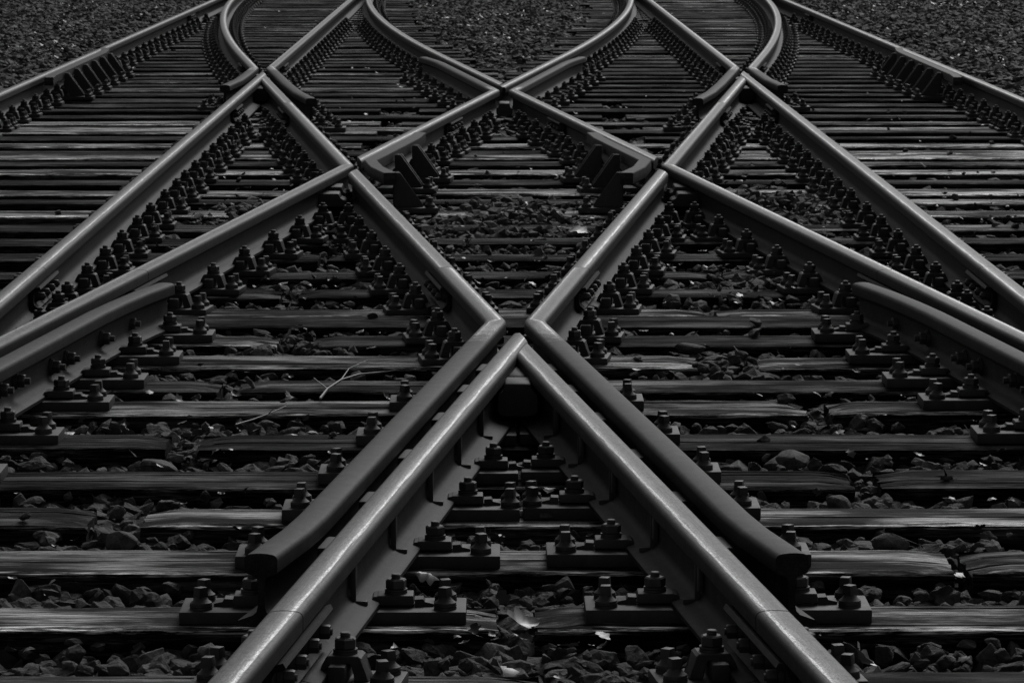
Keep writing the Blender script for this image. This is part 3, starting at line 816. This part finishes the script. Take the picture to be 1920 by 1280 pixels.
for ri, (y0, y1) in enumerate(ROWS):
    yc = (y0 + y1) / 2
    half = 0.1345 * yc + 0.9
    xe = min(GX + 0.52 + R.uniform(-0.1, 0.12), max(half, 1.5))
    xw = min(GX + 0.52 + R.uniform(-0.1, 0.12), max(half, 1.5))
    if yc < 26.2:
        gp = GAPS.get(BACK[ri])
        if gp is None and yc > 16:
            alt = -alt; c = alt * R.uniform(0.66, 0.82); w = R.uniform(0.04, 0.14); gp = (c - w, c + w)
        if gp: segs = [(-xw, gp[0]), (gp[1], xe)]
        else: segs = [(-xw, xe)]
    else:
        inn = lambda: max(0.04, abs(uc(yc)) + (0.30 + 0.16 * (R.random() - 0.5) if yc > 0 else 0))
        l_, r_ = abs(uc(yc)) , abs(uc(yc))
        segs = [(-xw, -max(0.03, l_ - R.uniform(0.42, 0.62))), (max(0.03, r_ - R.uniform(0.42, 0.62)), xe)]
    for si, (a, b) in enumerate(segs):
        SLEEP.append((a, b, y0, y1))
        if yc > 47 or yc < 6.0: pass
        me = sleeper_me(b - a, y1 - y0, yc < 19, ri * 7 + si)
        o = link('sleeper', me)
        o.location = ((a + b) / 2, yc, R.uniform(-0.004, 0.001) if yc < 25 else R.uniform(-0.006, 0.004))
        o.rotation_euler = (R.uniform(-0.02, 0.02), 0, R.uniform(-0.0025, 0.0025))
        row = f'{ordinal(ri - FIRST_ROW + 1)} row from the front' if ri >= FIRST_ROW else 'row just below the picture'
        if len(segs) == 1: lab = f'long weathered timber sleeper across both tracks, {row}'
        elif yc < 26.2: lab = f'weathered timber sleeper, {row}, {"left" if si == 0 else "right"} of its stony gap'
        else: lab = f'dark timber sleeper of the {"left" if si == 0 else "right"} far track, {row}'
        tag(o, lab, 'sleeper', 'timber sleepers')
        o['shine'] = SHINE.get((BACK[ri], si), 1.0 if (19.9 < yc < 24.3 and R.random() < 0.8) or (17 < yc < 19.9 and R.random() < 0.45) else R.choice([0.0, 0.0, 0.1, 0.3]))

# ---------------------------------------------------------------- ballast
sl = np.array(SLEEP)
def zb(x, y):
    """top of the ballast"""
    z = np.full(x.shape, -0.060)
    z = np.where((x < -EX) & (y < 28), -0.125, z)
    z = np.where((x > EX) & (y < 28), -0.06, z)
    for mx, my, rx, ry, hh in ((1.2, 17.6, 0.36, 1.2, 0.085), (-1.12, 17.3, 0.26, 0.9, 0.062), (0.0, 17.2, 0.42, 1.5, 0.056), (0.0, 23.2, 0.3, 0.8, 0.06), (1.0, 14.3, 0.28, 0.5, 0.05), (-0.72, 12.5, 0.2, 0.3, 0.04), (0.66, 12.0, 0.2, 0.3, 0.04), (0.0, 6.9, 0.4, 0.5, 0.02)):
        z = z + hh * np.exp(-((x - mx) / rx) ** 2 - ((y - my) / ry) ** 2)
    z = np.where((np.abs(x) < GX) & (y >= 28), -0.075, z)
    out = np.clip((np.abs(x) - (GX + 0.30)) / 0.4, 0, 1)
    z = z * (1 - out) + out * 0.03
    ucv = np.array([abs(uc(v)) for v in np.linspace(24, 56, 200)])
    isl = np.clip((np.interp(y, np.linspace(24, 56, 200), ucv) - 0.42 - np.abs(x)) / 0.3, 0, 1) * (y > 26)
    z = z * (1 - isl) + isl * -0.005
    return z
rg = random.Random(3)
# ground sheet
gx = np.concatenate([[-300, -60, -15], np.linspace(-7, 7, 141), [15, 60, 300]])
gy = np.concatenate([[-100, 0, 4], np.linspace(5, 60, 276), [90, 200, 600]])
X, Y = np.meshgrid(gx, gy)
Z = zb(X, Y) - 0.035 + 0.008 * NR.standard_normal(X.shape)
V = np.stack([X, Y, Z], -1).reshape(-1, 3)
nxg, nyg = len(gx), len(gy)
I = (np.arange(nyg - 1)[:, None] * nxg + np.arange(nxg - 1)[None]).reshape(-1)
Fq = np.stack([I, I + 1, I + 1 + nxg, I + nxg], 1)
me = bpy.data.meshes.new('ground'); me.from_pydata(V.tolist(), [], Fq.tolist()); me.materials.append(M_SOIL)
tag(link('ground', me), 'dark soil and ballast bed under the sleepers', 'ground', None, 'structure')

def hull(npts, seed, flat=0.55):
    r = np.random.default_rng(seed)
    p = r.standard_normal((npts, 3)); p /= np.linalg.norm(p, axis=1)[:, None]
    p *= r.uniform(0.72, 1.15, (npts, 1))
    p *= np.array([1.0, r.uniform(0.6, 0.9), r.uniform(flat * 0.75, flat * 1.25)])
    bm = bmesh.new()
    for q in p: bm.verts.new(q)
    res = bmesh.ops.convex_hull(bm, input=bm.verts)
    bmesh.ops.delete(bm, geom=[g for g in res['geom_interior'] if isinstance(g, bmesh.types.BMVert)], context='VERTS')
    bmesh.ops.triangulate(bm, faces=bm.faces)
    bmesh.ops.recalc_face_normals(bm, faces=bm.faces)
    bm.verts.index_update()
    v = np.array([q.co[:] for q in bm.verts]); f = np.array([[w.index for w in t.verts] for t in bm.faces])
    bm.free(); return v, f
def roughen(v, f, seed, levels=2, amp=0.07):
    bm = bmesh.new()
    vs = [bm.verts.new(p) for p in v]
    for t in f: bm.faces.new([vs[i] for i in t])
    bmesh.ops.bevel(bm, geom=bm.edges[:], offset=0.035, segments=1, affect='EDGES')
    bmesh.ops.triangulate(bm, faces=bm.faces)
    bmesh.ops.subdivide_edges(bm, edges=[e for e in bm.edges if e.calc_length() > 0.22], cuts=2, use_grid_fill=True)
    bmesh.ops.triangulate(bm, faces=bm.faces)
    for q in bm.verts:
        c = q.co * 2.6 + Vector((seed * 7.1, 0, 0))
        q.co += q.co.normalized() * (amp * noise.noise(c) + amp * 0.6 * noise.noise(c * 3.1))
    bmesh.ops.recalc_face_normals(bm, faces=bm.faces)
    bm.verts.index_update()
    v2 = np.array([q.co[:] for q in bm.verts]); f2 = np.array([[w.index for w in t.verts] for t in bm.faces])
    bm.free(); return v2, f2
def rotm(n, tilt):
    a = NR.uniform(0, 2 * np.pi, n); b = NR.normal(0, tilt, n); c = NR.normal(0, tilt, n)
    ca, sa, cb, sb, cc, s_c = np.cos(a), np.sin(a), np.cos(b), np.sin(b), np.cos(c), np.sin(c)
    o, z = np.ones(n), np.zeros(n)
    Rz = np.array([[ca, -sa, z], [sa, ca, z], [z, z, o]]).transpose(2, 0, 1)
    Rx = np.array([[o, z, z], [z, cb, -sb], [z, sb, cb]]).transpose(2, 0, 1)
    Ry = np.array([[cc, z, s_c], [z, o, z], [-s_c, z, cc]]).transpose(2, 0, 1)
    return Rx @ Ry @ Rz
def bulk_mesh(name, m, protos, pos, size, tint, tilt, smooth=False):
    Vs, Fs, Ts = [], [], []; base = 0
    n = len(pos); which = NR.integers(0, len(protos), n); Rm = rotm(n, tilt)
    for k, (v, f) in enumerate(protos):
        ix = np.where(which == k)[0]
        if not len(ix): continue
        vv = np.einsum('nij,vj->nvi', Rm[ix], v) * size[ix][:, None, None] + pos[ix][:, None, :]
        Vs.append(vv.reshape(-1, 3)); nv = len(v)
        Fs.append((f[None] + (base + np.arange(len(ix)) * nv)[:, None, None]).reshape(-1, f.shape[1]))
        Ts.append(np.repeat(tint[ix], nv)); base += nv * len(ix)
    V = np.concatenate(Vs); F = np.concatenate(Fs); T = np.concatenate(Ts)
    me = bpy.data.meshes.new(name)
    me.vertices.add(len(V)); me.vertices.foreach_set('co', V.astype(np.float32).ravel())
    k = F.shape[1]
    me.loops.add(F.size); me.loops.foreach_set('vertex_index', F.astype(np.int32).ravel())
    me.polygons.add(len(F)); me.polygons.foreach_set('loop_start', np.arange(0, F.size, k, dtype=np.int32))
    me.update(calc_edges=True)
    me.attributes.new('tint', 'FLOAT', 'POINT').data.foreach_set('value', T.astype(np.float32))
    me.materials.append(m)
    if smooth: me.shade_smooth()
    else: me.shade_flat()
    return me
def in_sleeper(x, y, pad=0.0):
    r = np.zeros(x.shape, bool)
    for a, b, y0, y1 in sl:
        r |= (x > a - pad) & (x < b + pad) & (y > y0 - pad) & (y < y1 + pad)
    return r
def near_rail(x, y, d):
    r = np.zeros(x.shape, bool)
    va, vc = np.vectorize(ua), np.vectorize(uc)
    A_, C_ = va(y), vc(y)
    for l in (A_, -A_, C_, -C_, np.full_like(y, EX), np.full_like(y, -EX), np.full_like(y, GX), np.full_like(y, -GX)): r |= np.abs(x - l) < d
    return r
def scatter(ya, yb, dens, margin=0.8):
    wmax = 0.1345 * yb + margin
    n = int((yb - ya) * 2 * wmax * dens)
    x, y = NR.uniform(-wmax, wmax, n), NR.uniform(ya, yb, n)
    k = np.abs(x - CAMX - 34 / 7200 * y) < 0.1345 * y + margin
    return x[k], y[k]
allpos, allsize, alltint = [], [], []
def put(x, y, smin, smax, zlo, zhi, pad=0.01, outer=1.0):
    k = ~in_sleeper(x, y, -pad) | (zb(x, y) > -0.022 + 0.012 * NR.standard_normal(len(x)))
    x, y = x[k], y[k]
    n = len(x)
    size = smin + (smax - smin) * NR.beta(1.4, 3.2, n)
    big = (np.abs(x) > GX + 0.35) | ((y > 26) & (np.abs(x) < 1.4))
    size = np.where(big, size * outer, size)
    z = zb(x, y) + NR.uniform(zlo, zhi, n) - size * 0.32
    nr = near_rail(x, y, 0.085)
    z = np.where(nr, np.minimum(z, -0.02 - size * 0.5), z)
    t = 0.026 + 0.10 * NR.beta(2, 3, n)
    t = np.where(NR.random(n) < 0.05, t * 2.4, t)
    allpos.append(np.stack([x, y, z], 1)); allsize.append(size); alltint.append(t)
for (ya, yb, dens, smin, smax, zlo, zhi, outer) in ((5.2, 11, 400, 0.034, 0.105, -0.035, 0.012, 1), (5.2, 11, 330, 0.016, 0.06, 0.0, 0.04, 1), (11, 18, 340, 0.034, 0.10, -0.035, 0.012, 1),
                                                    (11, 18, 280, 0.018, 0.062, 0.0, 0.04, 1), (18, 28, 300, 0.028, 0.08, -0.02, 0.028, 1.1), (28, 50, 230, 0.026, 0.08, -0.01, 0.03, 1.05)):
    x, y = scatter(ya, yb, dens)
    put(x, y, smin, smax, zlo, zhi, outer=outer)
# a few stones kicked up onto the sleepers
x, y = scatter(9, 26, 2.6)
k = in_sleeper(x, y, -0.01) & ~near_rail(x, y, 0.13) & ((x > -1.6) | (NR.random(len(x)) < 0.25)); x, y = x[k], y[k]
n_ = len(x); sz_ = NR.uniform(0.012, 0.034, n_)
allpos.append(np.stack([x, y, sz_ * 0.3], 1)); allsize.append(sz_); alltint.append(0.03 + 0.08 * NR.random(n_))
pos, size, tint = np.concatenate(allpos), np.concatenate(allsize), np.concatenate(alltint)
nearm = pos[:, 1] < 16
o1 = [roughen(*hull(15 + k % 5, 100 + k, 0.36 + 0.3 * (k % 4) / 3), k) for k in range(40)]
o2 = [hull(13, 200 + k) for k in range(24)]
me1 = bulk_mesh('ballast_stones', M_STONE, o1, pos[nearm], size[nearm], tint[nearm], 0.35)
me2 = bulk_mesh('ballast_stones', M_STONE, o2, pos[~nearm], size[~nearm], tint[~nearm], 0.3)
tag(link('ballast_stones', me1), 'angular grey ballast stones filling the gaps between the near sleepers', 'ballast', None, 'stuff')
tag(link('ballast_stones', me2), 'angular grey ballast stones between and beside the far tracks', 'ballast', None, 'stuff')

# stones that lie alone, one can point at each
def rock_me(seed, sx, sy, sz):
    v, f = hull(34, seed, 0.8)
    bm = bmesh.new()
    vs = [bm.verts.new((p[0] * sx, p[1] * sy, p[2] * sz)) for p in v]
    for t in f: bm.faces.new([vs[i] for i in t])
    bmesh.ops.bevel(bm, geom=bm.edges[:], offset=0.0025, segments=1, affect='EDGES')
    me = finish(bm, 'stone', M_STONE, 22)
    a = me.attributes.new('tint', 'FLOAT', 'POINT'); a.data.foreach_set('value', np.full(len(me.vertices), 0.09, np.float32))
    return me
ROCKS = [(0.72, 9.93, 0.0, 0.070, 0.05, 0.035, 'big rounded stone lying between sleepers right of the right wing rail'),
         (-0.95, 9.95, -0.02, 0.062, 0.04, 0.028, 'long flat stone lying on edge of the left sleeper gap'),
         (-0.93, 8.78, -0.02, 0.045, 0.04, 0.04, 'blocky stone standing below the gap in the left sleeper'),
         (0.84, 8.66, 0.0, 0.046, 0.03, 0.03, 'pointed stone beside the right sleeper gap near the right wing end'),
         (0.58, 12.35, 0.0, 0.060, 0.04, 0.03, 'pale glinting stone in the sleeper gap right of the front crossing'),
         (0.78, 9.3, -0.01, 0.05, 0.035, 0.03, 'dark rounded stone behind the sleeper at right of the wing rail'),
         (-0.4, 10.52, 0.0, 0.032, 0.028, 0.038, 'pale upright stone beside the bolts left of the left wing rail')]
for x, y, z, sx, sy, sz, lab in ROCKS:
    o = link('stone', rock_me(int(x * 100 + 500), sx, sy, sz)); o.location = (x, y, z); o.rotation_euler = (0, 0, R.uniform(0, 3)); tag(o, lab, 'stone')

# dead leaves: curled little sheets
def leaf_proto(seed):
    r = random.Random(seed); n = 9; V = []; F = []
    c1, c2 = r.uniform(-2.0, 2.0), r.uniform(-1.2, 1.2)
    for i in range(n + 1):
        t = i / n; w = (math.sin(math.pi * min(1, t * 1.05)) ** 0.8) * (0.34 + 0.12 * math.sin(t * 16 + seed)) + 0.01
        for s in (-1, 0, 1):
            x = t - 0.5; y = s * w
            V.append((x, y, c1 * (x * x) * 0.5 + abs(s) * w * c2 * 0.6 + r.uniform(-.03, .03)))
    for i in range(n):
        for j in (0, 1):
            a = i * 3 + j; F.append((a, a + 1, a + 4, a + 3))
    return np.array(V), np.array(F)
lp = [leaf_proto(k) for k in range(12)]
xs, ysl = [], []
for ya, yb, d in ((5.5, 12, 26), (12, 20, 24), (20, 45, 7)):
    x, y = scatter(ya, yb, d); k = ~in_sleeper(x, y, -0.0) & ~near_rail(x, y, 0.09); xs.append(x[k]); ysl.append(y[k])
x, y = np.concatenate(xs), np.concatenate(ysl)
# thicker litter where the photograph shows it
ex_ = [(-0.62, 10.35, 0.16, 26), (0.02, 7.6, 0.10, 18), (-0.05, 8.72, 0.12, 16), (0.5, 7.15, 0.15, 10), (0.0, 15.3, 0.35, 22), (0.95, 14.0, 0.3, 18), (-0.95, 14.5, 0.3, 18), (0.9, 17.0, 0.35, 18), (-4.4, 33, 0.7, 60), (5.3, 44, 0.7, 60)]
for cx_, cy_, sg, n_ in ex_:
    x = np.concatenate([x, NR.normal(cx_, sg, n_)]); y = np.concatenate([y, NR.normal(cy_, sg * 0.6, n_)])
k = ~in_sleeper(x, y, 0.025) & ~near_rail(x, y, 0.09); x, y = x[k], y[k]
z = zb(x, y) + 0.05 + NR.uniform(-0.005, 0.015, len(x))
z = np.where(in_sleeper(x, y, 0.0), 0.012, z)
z = np.where(np.abs(x) > GX + 0.4, 0.075, z)
me = bulk_mesh('leaf_litter', M_LEAF, lp, np.stack([x, y, z], 1), NR.uniform(0.018, 0.042, len(x)) * np.where(y > 28, 1.5, 1), 0.02 + 0.16 * NR.beta(1.2, 4, len(x)), 0.45, True)
tag(link('leaf_litter', me), 'curled dead leaves lying among the ballast stones', 'leaves', None, 'stuff')

# single pale leaves and a pebble that catch the light
def leaf_me(k, size, tint):
    v, f = lp[k]
    me = bpy.data.meshes.new('leaf'); me.from_pydata((v * size).tolist(), [], f.tolist()); me.materials.append(M_LEAF); me.shade_smooth()
    me.attributes.new('tint', 'FLOAT', 'POINT').data.foreach_set('value', np.full(len(v), tint, np.float32))
    return me
for k, (x, y, z, sz, ti, rot, lab) in enumerate([
        (-0.012, 7.73, 0.0, 0.085, 0.30, (0.5, 0.3, 0.6), 'pale crumpled leaf in the sleeper gap between the two foreground legs'),
        (-0.05, 7.36, -0.02, 0.075, 0.26, (0.6, -0.4, 2.0), 'pale leaf on the stones below the split sleeper at the bottom'),
        (0.655, 7.42, -0.015, 0.075, 0.32, (0.7, 0.5, 1.0), 'bright curled leaf beside the bolts at the bottom right'),
        (0.297, 16.35, 0.02, 0.10, 0.45, (0.3, 0.1, -0.5), 'thin white sliver lying in the central diamond near the right rail'),
        (-0.205, 8.07, 0.040, 0.055, 0.30, (0.5, 0.3, 0.2), 'small glinting leaf on a base plate beside the left foreground leg'),
        (-0.42, 8.60, -0.01, 0.07, 0.25, (0.4, -0.5, 1.4), 'pale leaf behind the sleeper at the cut left wing rail end')]):
    o = link('leaf', leaf_me(k, sz, ti)); o.location = (x, y, z); o.rotation_euler = rot; tag(o, lab, 'leaf')
o = link('pebble', rock_me(77, 0.017, 0.012, 0.010)); o.location = (1.08, 9.60, 0.006); tag(o, 'small round pale pebble alone on the right sleeper', 'stone')

# twigs
def twig(label, pts, r0, side=()):
    bm = bmesh.new()
    def tube(pp, ra, rb):
        rings = []
        for i, p in enumerate(pp):
            d = (Vector(pp[min(i + 1, len(pp) - 1)]) - Vector(pp[max(i - 1, 0)])).normalized()
            u_ = d.orthogonal().normalized(); w_ = d.cross(u_)
            rr = ra + (rb - ra) * i / (len(pp) - 1)
            rings.append([bm.verts.new(Vector(p) + (u_ * math.cos(q) + w_ * math.sin(q)) * rr) for q in (0, 1.257, 2.513, 3.77, 5.03)])
        for a, b in zip(rings, rings[1:]):
            for i in range(5): bm.faces.new((a[i], a[(i + 1) % 5], b[(i + 1) % 5], b[i]))
        bm.faces.new(rings[0]); bm.faces.new(rings[-1])
    tube(pts, r0, r0 * 0.45)
    for s_ in side: tube(s_, r0 * 0.6, r0 * 0.25)
    o = link('twig', finish(bm, 'twig', M_TWIG, 60)); tag(o, label, 'twig', 'fallen twigs')
twig('crooked pale twig lying across sleepers left of the front crossing',
     [(-0.57, 11.05, 0.012), (-0.555, 11.2, 0.02), (-0.52, 11.33, 0.03), (-0.47, 11.42, 0.035), (-0.42, 11.5, 0.03), (-0.34, 11.56, 0.032), (-0.27, 11.55, 0.03)], 0.0042,
     [[(-0.52, 11.33, 0.03), (-0.50, 11.44, 0.05), (-0.45, 11.56, 0.06)], [(-0.555, 11.2, 0.02), (-0.60, 11.3, 0.04)]])
twig('thin straight pale twig lying in the ballast below the crooked twig',
     [(-0.785, 10.60, 0.0), (-0.74, 10.66, 0.006), (-0.70, 10.72, 0.014), (-0.655, 10.80, 0.025)], 0.003, [[(-0.70, 10.72, 0.014), (-0.68, 10.72, 0.035)]])
